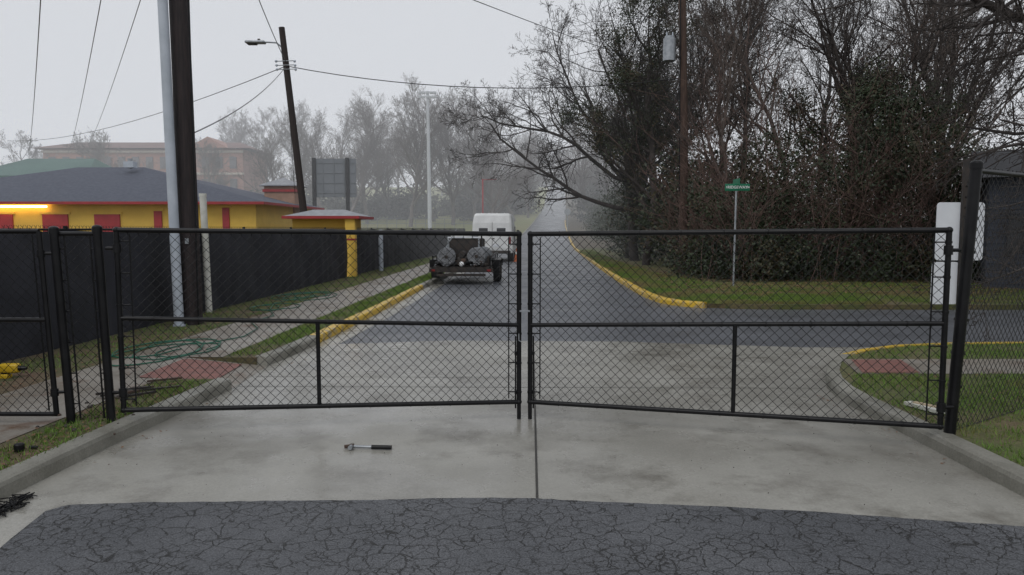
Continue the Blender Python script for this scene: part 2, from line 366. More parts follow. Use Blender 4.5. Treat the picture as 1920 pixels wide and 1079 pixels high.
deadleaves('fallen_leaves',[([(3.4,3),(7,3),(9,7.9),(3.6,7.9)],500),([(-3.7,3),(-3.36,3),(-3.2,7.6),(-3.8,7.6)],260),
  ([(-5.9,6),(-4.9,6),(-4.6,14),(-5.8,14)],500)],.022,.12)
deadleaves('fallen_leaves.001',[([(4.2,18.5),(5,17.8),(18,17.8),(18,22.5),(6,23),(5,40),(4.6,40)],5000)],.045,.13)
deadleaves('fallen_leaves.002',[([(-2.95,7.7),(-2.7,7.7),(-2.3,20),(-2.45,20)],120),([(3.0,5),(3.22,5),(3.22,7.4),(3.05,7.4)],60),([(-3.05,5),(-2.9,5),(-2.85,7.4),(-2.95,7.4)],25)],.014,.006)

# ------------------------------------------------------------------ chain link
def chainlink(b,P,W,H,a=.04,r=.0025,mat=WIRE,tips=True):
    n=int(W/a); k=int(H/a); P0=[];P1=[]
    for i in range(n):
        for j in range(k):
            xa=i+((j+i)%2); xb=i+((j+1+i)%2)
            P0.append(P(xa*a/W*1.0,j*a/H)); P1.append(P(xb*a/W,(j+1)*a/H))
        if tips:
            x=i+((k+i)%2); p=P(x*a/W,k*a/H); P0.append(p); P1.append((p[0]+random.uniform(-.012,.012),p[1],p[2]+.028))
    V,F=tubes_np(P0,P1,[r]*len(P0),[r]*len(P0),3); b.add(V,F,mat)
def lerp(a,c,t): return a+(c-a)*t
def gate_leaf(A,C,zA,zC,mid,brace,drop_end,name):
    b=B()
    def P(s,t):
        return (lerp(A[0],C[0],s),lerp(A[1],C[1],s),lerp(lerp(zA[0],zC[0],s),lerp(zA[1],zC[1],s),t))
    def Pw(s,t):
        p=P(s,t); return (p[0],p[1]+.012,p[2])
    R=.021
    W=math.hypot(C[0]-A[0],C[1]-A[1]); H=zA[1]-zA[0]
    b.tube([P(0,1),P(1,1)],R,BLK,12); b.tube([P(0,0),P(1,0)],R,BLK,12)
    b.tube([P(0,-.01),P(0,1.01)],R,BLK,12); b.tube([P(1,-.01),P(1,1.01)],R,BLK,12)
    b.tube([P(0,mid[0]),P(1,mid[1])],R*.9,BLK,12)
    b.tube([P(brace,0),P(brace,lerp(mid[0],mid[1],brace))],R*.85,BLK,12)
    for s in (0,1):
        for t in (0,1): b.ball(P(s,t),R*1.25,BLK)
    for s in (.028,.972):
        b.tube([Pw(s,.02),Pw(s,.98)],.006,BLK,6)
        e=0 if s<.5 else 1
        for t in np.linspace(.06,.94,6):
            b.tube([Pw(e,t),Pw(s,t)],.006,BLK,6); b.tube([P(e,t-.006),P(e,t+.006)],R*1.22,BLK,10)
    for s in np.linspace(.08,.92,9):
        for t in (0,1,lerp(mid[0],mid[1],s)):
            p=P(s,t); b.tube([(p[0]-.004,p[1],p[2]),(p[0]+.004,p[1],p[2])],R*1.15,BLK,8)
    chainlink(b,Pw,W-.0,H)
    p=P(drop_end,0); sgn=-1 if drop_end==1 else 1
    b.tube([(p[0]+.0*sgn,p[1]-.0,.012),(p[0],p[1],p[2])],R*.9,BLK,10)
    b.tube([(p[0]+.03*sgn,p[1]+.03,.10),(p[0]+.03*sgn,p[1]+.03,.75)],.007,BLK,8)
    for z in (.25,.6): b.box((p[0]+.02*sgn,p[1]+.02,z),(.04,.04,.03),BLK)
    h=1-drop_end
    for t in (.10,.90):
        p=P(h,t); b.tube([(p[0],p[1],p[2]-.035),(p[0],p[1],p[2]+.035)],R*1.5,BLK,12)
        q=(p[0]+(.09 if h==1 else -.09),p[1],p[2]); b.tube([p,q],.014,BLK,8)
    return b.obj(name)
gate_leaf((-3.19,5.95),(.062,6.45),(.215,1.69),(.165,1.655),(.515,.462),.475,1,'chain_link_gate')
gl=gate_leaf((.160,6.45),(3.27,5.52),(.165,1.655),(.195,1.69),(.462,.53),.533,0,'chain_link_gate')
b=B(); b.box((.112,6.43,.98),(.09,.025,.014),GALV); b.box((.10,6.42,.94),(.022,.022,.07),GALV); b.tube([(.06,6.42,.78),(.06,6.42,.72),(.08,6.42,.71)],.005,GALV,6)
b.obj('gate_latch')
def post(b,p,q,r):
    b.tube([p,q],r,BLK,16); t=Vector(q); b.tube([t-Vector((0,0,.03)),t+Vector((0,0,.012))],r*1.15,BLK,16); b.ball((t.x,t.y,t.z+.012),r*1.1,BLK,(1,1,.55))
b=B(); post(b,(-3.29,5.95,-.05),(-3.345,5.95,1.70),.034); post(b,(-3.60,5.92,-.05),(-3.675,5.92,1.69),.034)
def Pn(s,t): return (lerp(lerp(-3.58,-3.65,t),lerp(-3.31,-3.36,t),s),5.94,lerp(.15,1.66,t))
chainlink(b,Pn,.26,1.5)
for s in (.14,.86): b.tube([Pn(s,0),Pn(s,1)],.007,BLK,6)
for s,x in ((.14,-1),(.86,1)):
    for t in np.linspace(.08,.92,6): p=Pn(s,t); b.tube([p,(p[0]+x*.05,p[1],p[2])],.006,BLK,6)
b.tube([Pn(0,1),Pn(1,1)],.018,BLK,8)
b.obj('chain_link_fence_panel')
b=B()
def Pp(s,t): return (lerp(lerp(-4.85,-4.93,t),lerp(-3.70,-3.77,t),s),5.88,lerp(.20,1.68,t))
for e in (0,1): b.tube([Pp(e,0),Pp(e,1)],.021,BLK,12); b.tube([Pp(0,e),Pp(1,e)],.019,BLK,12)
b.tube([Pp(0,.52),Pp(1,.52)],.019,BLK,12); b.tube([Pp(.95,.02),Pp(.95,.98)],.006,BLK,6)
chainlink(b,Pp,1.15,1.48)
for t in (.12,.88): p=Pp(1,t); b.tube([p,(p[0]+.09,p[1]+.03,p[2])],.013,BLK,8); b.tube([(p[0],p[1],p[2]-.03),(p[0],p[1],p[2]+.03)],.03,BLK,10)
post(b,(-4.98,5.88,-.05),(-5.06,5.88,1.70),.038)
b.obj('pedestrian_gate')
b=B(); post(b,(3.385,5.60,-.05),(3.50,5.60,2.18),.042)
E=(6.6,7.8)
def Pr(s,t): return (lerp(lerp(3.41,3.51,t),E[0],s),lerp(5.62,E[1],s),lerp(.13,2.14,t))
b.tube([Pr(0,1),Pr(1,1)],.020,BLK,12); b.tube([Pr(0,0),Pr(1,0)],.004,BLK,6)
chainlink(b,Pr,math.hypot(E[0]-3.45,E[1]-5.62),2.0)
b.tube([Pr(.02,0),Pr(.02,1)],.007,BLK,6)
for t in np.linspace(.05,.95,8): b.tube([Pr(0,t-.005),Pr(0,t+.005)],.05,BLK,12); b.tube([Pr(0,t),Pr(.02,t)],.006,BLK,6)
post(b,(E[0],E[1],-.05),(E[0],E[1],2.16),.035); b.obj('chain_link_fence')

b=B(); path=lambda y:-6.4+.04*y
def fence_run(y0,y1):
    n=int((y1-y0)/.12); rows=7; V=[]
    for i in range(n+1):
        y=y0+(y1-y0)*i/n
        for j in range(rows):
            t=j/(rows-1); z=.05+1.63*t
            wv=.018*math.sin(y*9+2*math.sin(y*1.7))*(1-t*.5)+.03*math.sin(y*2.1+t*2)*math.sin(t*3.14)+random.uniform(-.004,.004)
            V.append((path(y)+wv,y,z-.03*abs(math.sin((y-y0)*math.pi/3))*(t>.9)))
    F=[[i*rows+j,(i+1)*rows+j,(i+1)*rows+j+1,i*rows+j+1] for i in range(n) for j in range(rows-1)]
    b.add(V,F,FAB,True)
    y=y0
    while y<=y1+.1:
        b.tube([(path(y)-.05,y,0),(path(y)-.05,y,1.74)],.03,BLK,8); y+=3
    b.tube([(path(y0)-.04,y0,1.69),(path(y1)-.04,y1,1.69)],.018,BLK,6)
    P0=[];P1=[]; y=y0
    while y<y1:
        x=path(y)-.03
        P0+=[(x,y,1.66),(x,y+.04,1.71)];P1+=[(x,y+.05,1.745),(x,y-.01,1.745)]; y+=.08
    V,F=tubes_np(P0,P1,[.003]*len(P0),[.003]*len(P0),3); b.add(V,F,WIRE)
fence_run(-2,24.2); fence_run(25.0,62); b.obj('windscreen_fence')

# ------------------------------------------------------------------ poles and wires
b=B(); b.tube([(-5.33,12.2,-.1),(-5.36,12.2,4),(-5.42,12.2,9.5)],.165,DKWOOD,20,r2=.14)
b.tube([(-5.17,12.06,.1),(-5.14,12.04,7)],.014,BLK,6)
b.box((-5.3,12.02,1.5),(.06,.01,.09),GALV)
b.obj('utility_pole')
b=B(); b.tube([(-5.44,11.95,-.1),(-5.56,11.95,8)],.078,PALE,14); b.tube([(-5.44,11.95,.1),(-5.44,11.95,.14)],.10,PALE,14); b.obj('grey_steel_pole')
b=B(); b.tube([(-5.75,13.9,-.1),(-5.80,13.9,2.35)],.062,PVC,14); b.tube([(-5.80,13.9,2.30),(-5.80,13.9,2.36)],.07,PVC,14); b.obj('white_conduit_post')
LP0=Vector((-7.65,28,-.1)); LP1=Vector((-8.55,28,9.15))
def lp(z): return LP0+(LP1-LP0)*((z+.1)/9.25)
b=B(); b.tube([LP0,lp(4),LP1],.15,BRWOOD2,16,r2=.11)
q=lp(8.35); b.tube([q,q+Vector((-.25,-.1,.22)),q+Vector((-.62,-.2,.22))],.03,GALV,8)
b.box(q+Vector((-.98,-.25,.20)),(.72,.30,.10),GALV,bev=.04); b.box(q+Vector((-1.1,-.25,.14)),(.34,.22,.06),DKMET,bev=.02)
b.box(q+Vector((-.85,-.25,.28)),(.08,.08,.08),DKMET)
for z in (7.6,7.75,7.9): r=lp(z); b.tube([r+Vector((-.32,-.1,0)),r+Vector((.35,-.1,.02))],.018,GALV,6); b.ball(r+Vector((-.33,-.1,0)),.05,PALE); b.ball(r+Vector((.36,-.1,0)),.05,PALE)
b.obj('street_lamp')
b=B(); b.tube([(6.05,26,-.1),(6.0,26,5),(5.75,26,12.5)],.16,BRWOOD,16,r2=.12)
b.tube([(5.40,25.85,7.45),(5.41,25.85,8.2)],.215,GALV,18); b.tube([(5.41,25.85,8.2),(5.41,25.85,8.28)],.17,GALV,18)
for x in (-.1,.1): b.tube([(5.41+x,25.85,8.25),(5.41+x,25.85,8.42)],.025,PALE,8)
b.box((5.7,25.95,7.6),(.3,.06,.06),DKMET); b.box((5.7,25.95,8.0),(.3,.06,.06),DKMET)
b.tube([(5.83,25.83,3.0),(5.75,25.83,9.5)],.02,BLK,6)
b.obj('utility_pole')
def wire(a,c,sag,r=.012,n=14):
    a=Vector(a);c=Vector(c); pts=[a+(c-a)*i/n-Vector((0,0,4*sag*(i/n)*(1-i/n))) for i in range(n+1)]
    wb.tube(pts,r,BLK,5,caps=False)
wb=B()
L1=lp(7.75); L2=lp(7.9)
wire(L1,(-42,62,9.0),.8,.015); wire(L1,(-5.35,12.2,3.2),.25,.012); wire(L2,(-5.42,12.2,9.3),.3,.014)
wire(L1,(5.9,26,6.9),.55,.016); wire((5.98,36,9.8),(-4,14,7.2),.1,.012)
wire((-7.4,12,6.0),(-39,60,7.8),.6,.011); wire((-6.6,12.5,6.3),(-37,62,8.0),.5,.010); wire((-5.4,12.2,7.0),(-33,58,8.2),.4,.010)
wire(lp(8.0),lp(3.0)+Vector((-.25,0,0)),0,.01)
wb.obj('overhead_wires')

# ------------------------------------------------------------------ signs
b=B(); b.tube([(6.12,20.3,0),(6.14,20.3,2.72)],.028,GALV,8); b.box((6.14,20.3,2.74),(.05,.05,.06),GALV)
b.box((6.16,20.27,2.83),(.68,.012,.19),GREEN,bev=.005); b.box((6.14,20.3,2.98),(.012,.6,.16),GREEN)
sg=b.obj('street_name_sign')
def text(body,size,loc,mat,parent,name,rot=(math.pi/2,0,0)):
    cu=bpy.data.curves.new(name,'FONT'); cu.body=body; cu.size=size; cu.align_x='CENTER'; cu.align_y='CENTER'; cu.offset=.002
    o=bpy.data.objects.new(name,cu); sc.collection.objects.link(o); bpy.context.view_layer.update()
    me=bpy.data.meshes.new_from_object(o); bpy.data.objects.remove(o); me.materials.append(mat)
    t=bpy.data.objects.new(name,me); t.location=loc; t.rotation_euler=rot; link(t,parent)
text('RIDGEWAY',.105,(6.16,20.258,2.83),WHITE,sg,'street_name')
text('S',.07,(5.865,20.258,2.83),WHITE,sg,'prefix'); text('DR',.06,(6.455,20.258,2.83),WHITE,sg,'suffix')
b=B(); b.box((4.28,7.0,1.2),(.055,.03,2.3),DKMET)
for z in np.arange(.3,2.2,.1): b.ball((4.28,6.98,z),.008,BLK)
def plate(cx,cy,z0,z1,w,mat,r=.035):
    pts=[]
    for (sx,sz,a0) in ((1,1,0),(-1,1,90),(-1,-1,180),(1,-1,270)):
        for k in range(5):
            a=math.radians(a0+k*22.5); pts.append((cx+sx*(w/2-r)+r*math.cos(a),(z1-r if sz>0 else z0+r)+r*math.sin(a)))
    b.prism(pts,'y',cy,cy+.006,mat)
plate(4.26,7.02,1.40,1.95,.455,SIGNW); plate(4.14,7.02,.98,1.385,.26,SIGNW)
b.obj('traffic_sign')
b=B(); b.tube([(6.9,92,g(92)),(6.9,92,g(92)+2.9)],.06,GALV,6)
b.prism([(6.9+.42*math.cos(math.radians(22.5+45*i)),g(92)+2.5+.42*math.sin(math.radians(22.5+45*i))) for i in range(8)],'y',91.9,91.93,GALV); b.obj('stop_sign')

# ------------------------------------------------------------------ vehicles
b=B()
prof=[(0.05,.45),(0,.7),(.02,2.0),(.10,2.38),(.3,2.50),(3.4,2.50),(3.8,2.38),(4.5,1.45),(5.25,1.2),(5.35,.9),(5.3,.45)]
def vanbody(W):
    n=len(prof); secs=[(-W/2,.90),(-W/2+.04,.96),(-W/2+.14,1.0),(W/2-.14,1.0),(W/2-.04,.96),(W/2,.90)]
    out=[]
    for x,sh in secs:
        for y,z in prof:
            t=max(0,(z-1.1)/1.4); xx=x*(1-.12*t*t)
            out.append((xx,2.65+(y-2.65)*(1-(1-sh)*.3),.45+(z-.45)*(1-(1-sh)*.45)))
    F=[list(range(n)),list(range(5*n,6*n))]
    for s in range(5):
        for i in range(n): F.append([s*n+i,s*n+(i+1)%n,(s+1)*n+(i+1)%n,(s+1)*n+i])
    b.add(out,F,WHITE)
vanbody(2.15)
b.box((0,-.03,.50),(1.9,.14,.16),DKMET,bev=.03)
for x in (-.46,.46): b.box((x,.02,1.60),(.46,.03,.28),GLASS,bev=.012)
b.box((0,-.006,1.3),(.012,.02,1.5),DKMET)
for x in (-.92,.92): b.box((x,-.005,1.1),(.09,.05,.36),TAIL,bev=.02)
b.box((.2,-.01,.85),(.32,.02,.16),SIGNW); b.box((.07,-.01,1.2),(.10,.03,.04),DKMET)
for x in (-1,1):
    b.box((x*1.045,3.7,1.62),(.04,.8,.42),GLASS,bev=.01)
    b.box((x*1.06,2.0,1.0),(.03,.012,1.2),DKMET); b.box((x*1.06,3.1,1.0),(.03,.012,1.2),DKMET)
    b.box((x*1.2,4.1,1.5),(.16,.08,.26),BLK,bev=.02)
    for y in (1.0,4.4):
        b.tube([(x*1.06,y,.36),(x*.76,y,.36)],.36,RUB,20); b.tube([(x*1.065,y,.36),(x*.9,y,.36)],.2,GALV,14)
for x in (-.6,-.2,.2,.6): b.box((x,1.8,2.515),(.03,3.0,.02),WHITE)
b.obj('white_van',loc=(-1.02,38.0,0),rz=-.04)
b=B()
b.box((0,1.9,.50),(1.8,3.8,.07),DKMET)
for x in (-.88,.88): b.box((x,1.9,.46),(.08,3.8,.14),BLK); b.tube([(x,.1,.86),(x,3.7,.86)],.025,BLK,6)
for x in (-.88,.88):
    for y in (.1,1.0,1.9,2.8,3.7): b.tube([(x,y,.5),(x,y,.86)],.022,BLK,6)
b.box((0,-.02,.44),(1.95,.10,.12),DKMET); b.box((0,-.05,.30),(1.5,.06,.08),DKMET)
for x in (-.85,.85): b.box((x,-.08,.44),(.12,.03,.06),TAIL)
b.box((-.1,-.078,.45),(.28,.01,.11),DKMET)
for x in (-1.0,1.0):
    for y in (1.5,2.35):
        b.tube([(x-.10,y,.33),(x+.10,y,.33)],.33,RUB,20); b.tube([(x-.11,y,.33),(x+.11,y,.33)],.17,DKMET,12)
    b.box((x,1.93,.70),(.24,1.75,.04),BLK); b.box((x,1.02,.58),(.24,.04,.24),BLK); b.box((x,2.84,.58),(.24,.04,.24),BLK)
b.tube([(-.5,3.8,.45),(0,5.0,.45)],.04,BLK,6); b.tube([(.5,3.8,.45),(0,5.0,.45)],.04,BLK,6); b.tube([(0,5.0,.1),(0,5.0,.8)],.03,GALV,6)
tr=b.obj('utility_trailer',loc=(-1.55,22.4,0),rz=-.04)
def mesh_roll(cx,cy,cz,R,L,name,tilt):
    b=B()
    for k in range(8):
        r=R*(.25+.75*k/7)
        b.tube([(cx+r*math.cos(t*.393)*random.uniform(.96,1.04),cy+random.uniform(-.03,.03),cz+r*math.sin(t*.393)*random.uniform(.96,1.04)) for t in range(17)],.014,ROLL,5,caps=False)
    P0=[];P1=[]; n=28
    for i in range(n):
        for s in (1,-1):
            for j in range(14):
                a0=2*math.pi*(i+s*j*.5)/n; a1=2*math.pi*(i+s*(j+1)*.5)/n
                P0.append((cx+R*math.cos(a0),cy+L*j/14,cz+R*math.sin(a0))); P1.append((cx+R*math.cos(a1),cy+L*(j+1)/14,cz+R*math.sin(a1)))
    V,F=tubes_np(P0,P1,[.008]*len(P0),[.008]*len(P0),3); b.add(V,F,GALV)
    b.tube([(cx,cy+.05,cz),(cx,cy+L-.05,cz)],R*.86,ROLL,16)
    b.tube([(cx,cy-.03,cz),(cx,cy+.1,cz)],R*.2,DKMET,12)
    o=b.obj(name); o.parent=tr; o.rotation_euler[2]=tilt
mesh_roll(-.46,.35,.83,.27,1.3,'wire_roll_1',.10); mesh_roll(.40,.35,.85,.27,1.3,'wire_roll_2',-.12)
b=B(); b.box((0,.5,.70),(.30,.5,.26),DKMET,bev=.03); b.tube([(0,.2,.92),(0,.7,.92)],.10,DKMET,12); b.box((.05,.3,.72),(.16,.2,.14),RUST,bev=.03)
b.box((-.05,2.2,1.02),(1.15,.9,.72),DKMET,bev=.05); b.box((-.1,1.72,1.42),(1.05,.06,.04),SIGNW); b.box((-.6,1.72,1.1),(.05,.06,.6),GALV); b.box((.4,1.72,1.1),(.05,.06,.6),GALV)
b.box((-.2,2.3,1.47),(.7,.7,.14),WHITE,bev=.05); b.box((.25,2.0,1.46),(.2,.3,.18),GALV,bev=.03)
b.tube([(-.75,1.4,.9),(-.3,1.5,1.7)],.02,GALV,6); b.tube([(.6,1.2,.9),(.45,2.0,1.55)],.025,BLK,6)
for i in range(9): b.tube([(-.8+.18*i,.0+.03*i,.60+.03*(i%3)),(-.7+.16*i,3.4,.7)],.022,BLK if i%2 else GALV,6)
for i in range(6): b.tube([(-.85+random.uniform(0,1.6),-.25,.56+.03*i),(-.75+random.uniform(0,1.3),2.4,.62)],.018,RUST if i%2 else BLK,6)
b.box((.70,.9,.70),(.22,.6,.3),DKMET,bev=.02); b.ball((-.75,.25,.64),.10,BLK,(1,1,.7)); b.ball((.0,.1,.62),.08,WHITE)
for i in range(14): b.box((random.uniform(-.8,.8),random.uniform(.1,1.4),.60+random.uniform(0,.12)),(random.uniform(.08,.25),random.uniform(.08,.3),random.uniform(.05,.16)),random.choice([BLK,DKMET,GALV,RUST,DKMET]),rz=random.uniform(0,3),bev=.01)
o=b.obj('trailer_load'); o.parent=tr
b=B(); x,y=.25,38.3
b.tube([(x,y,.03),(x,y,.72)],.15,ORANGE,12,r2=.03); b.box((x,y,.02),(.38,.38,.035),ORANGE); b.tube([(x,y,.38),(x,y,.52)],.098,WHITE,12,r2=.07); b.obj('traffic_cone')

# ------------------------------------------------------------------ buildings
b=B()
x0,x1,y0,y1=-30.5,-11.6,33.5,43; EZ=2.9
b.box(((x0+x1)/2,(y0+y1)/2,1.45),(x1-x0,y1-y0,2.9),YWALL)
ov=.55
V=[(x0-ov,y0-ov,EZ),(x1+ov,y0-ov,EZ),(x1+ov,y1+ov,EZ),(x0-ov,y1+ov,EZ),(-22.3,38.2,4.85),(-18.9,38.2,4.85)]
b.add(V,[[0,1,5,4],[1,2,5],[2,3,4,5],[3,0,4]],ROOF)
b.box(((x0+x1)/2,y0-ov,EZ-.05),(x1-x0+2*ov+.02,.05,.12),REDW); b.box((x1+ov,(y0+y1)/2,EZ-.05),(.05,y1-y0+2*ov-.06,.12),REDW)
b.box(((x0+x1)/2,(y0+y1)/2,EZ-.02),(x1-x0+2*ov-.1,y1-y0+2*ov-.1,.03),YWALL)
for xa,xb,za,zb in ((-23.9,-22.6,0,2.35),(-21.25,-20.1,1.0,2.35),(-18.9,-17.75,0,2.35),(-16.2,-15.85,0,2.5),(-13.1,-12.8,0,2.65),(-28,-27,1,2.35)):
    b.box(((xa+xb)/2,y0-.03,(za+zb)/2),(xb-xa,.08,zb-za),REDW); b.box(((xa+xb)/2,y0-.02,zb+.06),(xb-xa+.2,.07,.10),YWALL)
b.box((-19.1,37.2,4.9),(.5,.4,.3),PALE); b.tube([(-19.1,37.2,4.7),(-19.1,37.2,5.2)],.12,GALV,8)
b.box((-22.2,y0-.2,2.70),(2.5,.10,.07),LAMP)
b.obj('concession_building')
b=B(); xa,xb=-7.45,-5.15
b.box((-6.45,25.9,1.1),(1.9,2.0,2.2),YWALL)
b.box((-5.36,24.55,1.05),(.32,.30,2.1),YWALL); b.box((-5.36,24.53,1.35),(.33,.28,.06),REDW)
b.add([(xa-.1,24.3,2.12),(xb+.1,24.3,2.12),(xb+.1,26.9,2.12),(xa-.1,26.9,2.12),(-6.9,25.7,2.36),(-5.8,25.7,2.36)],[[0,1,5,4],[1,2,5],[2,3,4,5],[3,0,4]],BROOF)
b.box(((xa+xb)/2,25.6,2.08),(xb-xa+.24,2.64,.09),REDW); b.box((-6.4,24.87,1.45),(.9,.06,.5),REDW)
b.obj('ticket_booth')
b=B(); b.tube([(-4.95,27.8,0),(-4.95,27.8,1.62)],.09,PALE,12); b.ball((-4.95,27.8,1.62),.10,PALE,(1,1,.5)); b.obj('bollard')
b=B(); b.box((-12.3,40,2),(1.6,1.6,4.0),M('tan_brick',(.36,.22,.16),(.28,.17,.12),3,.8)); b.box((-12.3,40,3.72),(1.75,1.75,.14),REDW)
b.add([(-13.3,39,4.0),(-11.3,39,4.0),(-11.3,41,4.0),(-13.3,41,4.0),(-12.3,40,4.45)],[[0,1,4],[1,2,4],[2,3,4],[3,0,4]],BROOF); b.box((-12.3,40,3.98),(2.0,2.0,.05),BROOF); b.obj('brick_ticket_tower')
b=B()
for x in (-16.0,-13.3): b.tube([(x,60,0),(x,60,7.4)],.17,BLK,10)
b.box((-14.4,60.2,5.8),(3.5,.25,3.1),SCORE)
for z in (4.6,5.4,6.2,7.0): b.box((-14.4,60.05,z),(3.4,.05,.06),SCORE)
for x in (-15.3,-14.4,-13.6): b.box((x,60.04,5.8),(.06,.05,3.0),SCORE)
b.obj('scoreboard')
b=B(); b.tube([(-10.0,90,g(90)),(-10.15,90,18.2)],.26,MIST,12,r2=.16)
for z in (17.6,18.1):
    b.box((-10.15,90,z),(2.0,.12,.10),MIST)
    for x in (-.9,-.45,0,.45,.9): b.box((-10.15+x,89.9,z-.12),(.38,.3,.3),MIST,bev=.05)
b.obj('field_light_mast')
b=B(); b.tube([(-3.0,76,g(76)),(-3.0,76,6.8)],.08,REDW,8); b.tube([(-3.0,76,6.7),(-1.6,76,6.75)],.05,REDW,6); b.obj('red_foul_pole')
b=B(); b.box((-40,66,3),(9,9,6),GWALL)
b.add([(-45.5,61,6),(-35,61,6),(-35,71,6),(-45.5,71,6),(-43,66,7.9),(-37,66,7.9)],[[0,1,5,4],[1,2,5],[2,3,4,5],[3,0,4]],HGREEN)
b.box((-40,60.9,5.0),(10.4,.2,2.1),HGREEN); b.obj('green_roofed_building')
b=B(); gz=g(122)
b.box((-61,129,gz+5.3),(33,12,12.0),HBRICK)
b.add([(-79,122,14.9),(-43,122,14.9),(-43,136,14.9),(-79,136,14.9),(-75,129,16.6),(-47,129,16.6)],[[0,1,5,4],[1,2,5],[2,3,4,5],[3,0,4]],HROOF)
b.prism([(-53,14.9),(-46.5,14.9),(-49.7,16.7)],'y',121.6,128,HBRICK)
for i in range(14):
    for z in (5.6,9.0,12.6): b.box((-76+i*2.3,122.9,z),(1.1,.2,1.9),HWIN)
for z in (7.4,10.8,14.4): b.box((-61,122.8,z),(33.3,.3,.35),HTRIM)
b.obj('brick_school_building')
b=B(); b.box((4.5,3.2,1.5),(9,6.4,3.0),GWALL)
b.add([(-.35,-.35,3.0),(9.35,-.35,3.0),(9.35,6.75,3.0),(-.35,6.75,3.0),(-.35,3.2,4.0),(9.35,3.2,4.0)],[[0,1,5,4],[2,3,4,5],[1,2,5],[3,0,4],[0,3,2,1]],M('dark_roof',(.035,.036,.04),(.05,.05,.055),5,.85))
for i in range(16): b.box((4.5,-.01,.2+i*.18),(9,.02,.012),ROOF)
b.box((.75,-.04,1.55),(.62,.06,1.0),GLASS)
b.obj('grey_house',loc=(12.75,19.8,.05),rz=-.52)
P0=[];P1=[]
for i in range(45): x=-55+i*1.25; P0.append((x,96,g(96)));P1.append((x,96,g(96)+1.5))
for z in (.1,.8,1.5): P0.append((-55,96,g(96)+z));P1.append((0,96,g(96)+z))
V,F=tubes_np(P0,P1,[.035]*len(P0),[.035]*len(P0),4); np_mesh('field_fence',V,F,[SCORE])

# ------------------------------------------------------------------ trees
def gen_tree(seed,H,r0,levels=4,first=.25,wob=.16,up=.06,ratio=.52,kids=(2,1.6,1.4,1.1),rmin=.006,lean=(0,0),ang=(.45,1.05),start=(0,0,-.2),dir0=None):
    rnd=random.Random(seed); segs=[]
    NS=[10,7,5,4,3]
    def br(p,d,L,r,lev):
        n=NS[lev]; sl=L/n
        for i in range(n):
            d=(d[0]+rnd.gauss(0,wob),d[1]+rnd.gauss(0,wob),d[2]+rnd.gauss(0,wob)+(up if (lev or dir0) else .05))
            m=math.sqrt(d[0]**2+d[1]**2+d[2]**2); d=(d[0]/m,d[1]/m,d[2]/m)
            q=(p[0]+d[0]*sl,p[1]+d[1]*sl,p[2]+d[2]*sl)
            ra=max(rmin,r*(1-.7*i/n)); rb=max(rmin,r*(1-.7*(i+1)/n))
            segs.append((p,q,ra,rb,lev))
            if lev<levels and ((i+1)/n>first if lev==0 else i>=1 or n<4):
                kk=kids[lev]; k=int(kk)+(rnd.random()<kk-int(kk))
                for _ in range(k):
                    a=rnd.uniform(*ang); az=rnd.uniform(0,6.283)
                    dx,dy,dz=d
                    if abs(dz)<.9: u=(dy,-dx,0.0)
                    else: u=(0.0,dz,-dy)
                    mu=math.sqrt(u[0]**2+u[1]**2+u[2]**2); u=(u[0]/mu,u[1]/mu,u[2]/mu)
                    w=(dy*u[2]-dz*u[1],dz*u[0]-dx*u[2],dx*u[1]-dy*u[0])
                    ca,sa,cz,sz=math.cos(a),math.sin(a),math.cos(az),math.sin(az)
                    cd=tuple(d[j]*ca+(u[j]*cz+w[j]*sz)*sa for j in range(3))
                    br(q,cd,L*ratio*(1-.45*i/n)*rnd.uniform(.7,1.15),rb*.6,lev+1)
            p=q
    if dir0:
        m=math.sqrt(sum(c*c for c in dir0)); d0=tuple(c/m for c in dir0)
    else:
        m=math.sqrt(lean[0]**2+lean[1]**2+1); d0=(lean[0]/m,lean[1]/m,1/m)
    br(start,d0,H*.85,r0,0)
    P0=np.array([s[0] for s in segs]);P1=np.array([s[1] for s in segs]);R0=np.array([s[2] for s in segs]);R1=np.array([s[3] for s in segs]);lv=np.array([s[4] for s in segs])
    return P0,P1,R0,R1,lv
def tree_mesh(name,T,mat,parent=None):
    big=T[4]<=1
    V1,F1=tubes_np(T[0][big],T[1][big],T[2][big],T[3][big],6); V2,F2=tubes_np(T[0][~big],T[1][~big],T[2][~big],T[3][~big],3)
    return np_mesh(name,np.concatenate([V1,V2]),np.concatenate([F1,F2+len(V1)]),[mat],parent=parent)
def leafquads(C,size):
    n=len(C); a=RNG.normal(size=(n,3)); a/=np.linalg.norm(a,axis=1,keepdims=True); r=RNG.normal(size=(n,3)); w=np.cross(a,r); w/=np.linalg.norm(w,axis=1,keepdims=True)
    s=(RNG.uniform(.6,1.3,n)*size)[:,None]; a=a*s*.5; w=w*s*.28
    return np.stack([C-a,C-w,C+a,C+w],1).reshape(-1,3)
vm=[]
for i in range(5):
    T=gen_tree(100+i,11.5+i*.6,.12+.012*i,rmin=.0058,first=.28,kids=(1.85,1.6,1.4,1.15),ang=(.35,.9),up=.08)
    o=tree_mesh('bare_tree',T,BARK if i%2 else BARKD); vm.append(o.data); bpy.data.objects.remove(o)
def put(i,x,y,s=1.0,rz=None):
    o=bpy.data.objects.new('bare_tree',vm[i%5]); o.location=(x,y,g(y)+.1); o.scale=(s*.95,s*.95,s*random.uniform(1.0,1.15)); o.rotation_euler=(0,0,rz if rz is not None else random.uniform(0,6.28)); link(o)
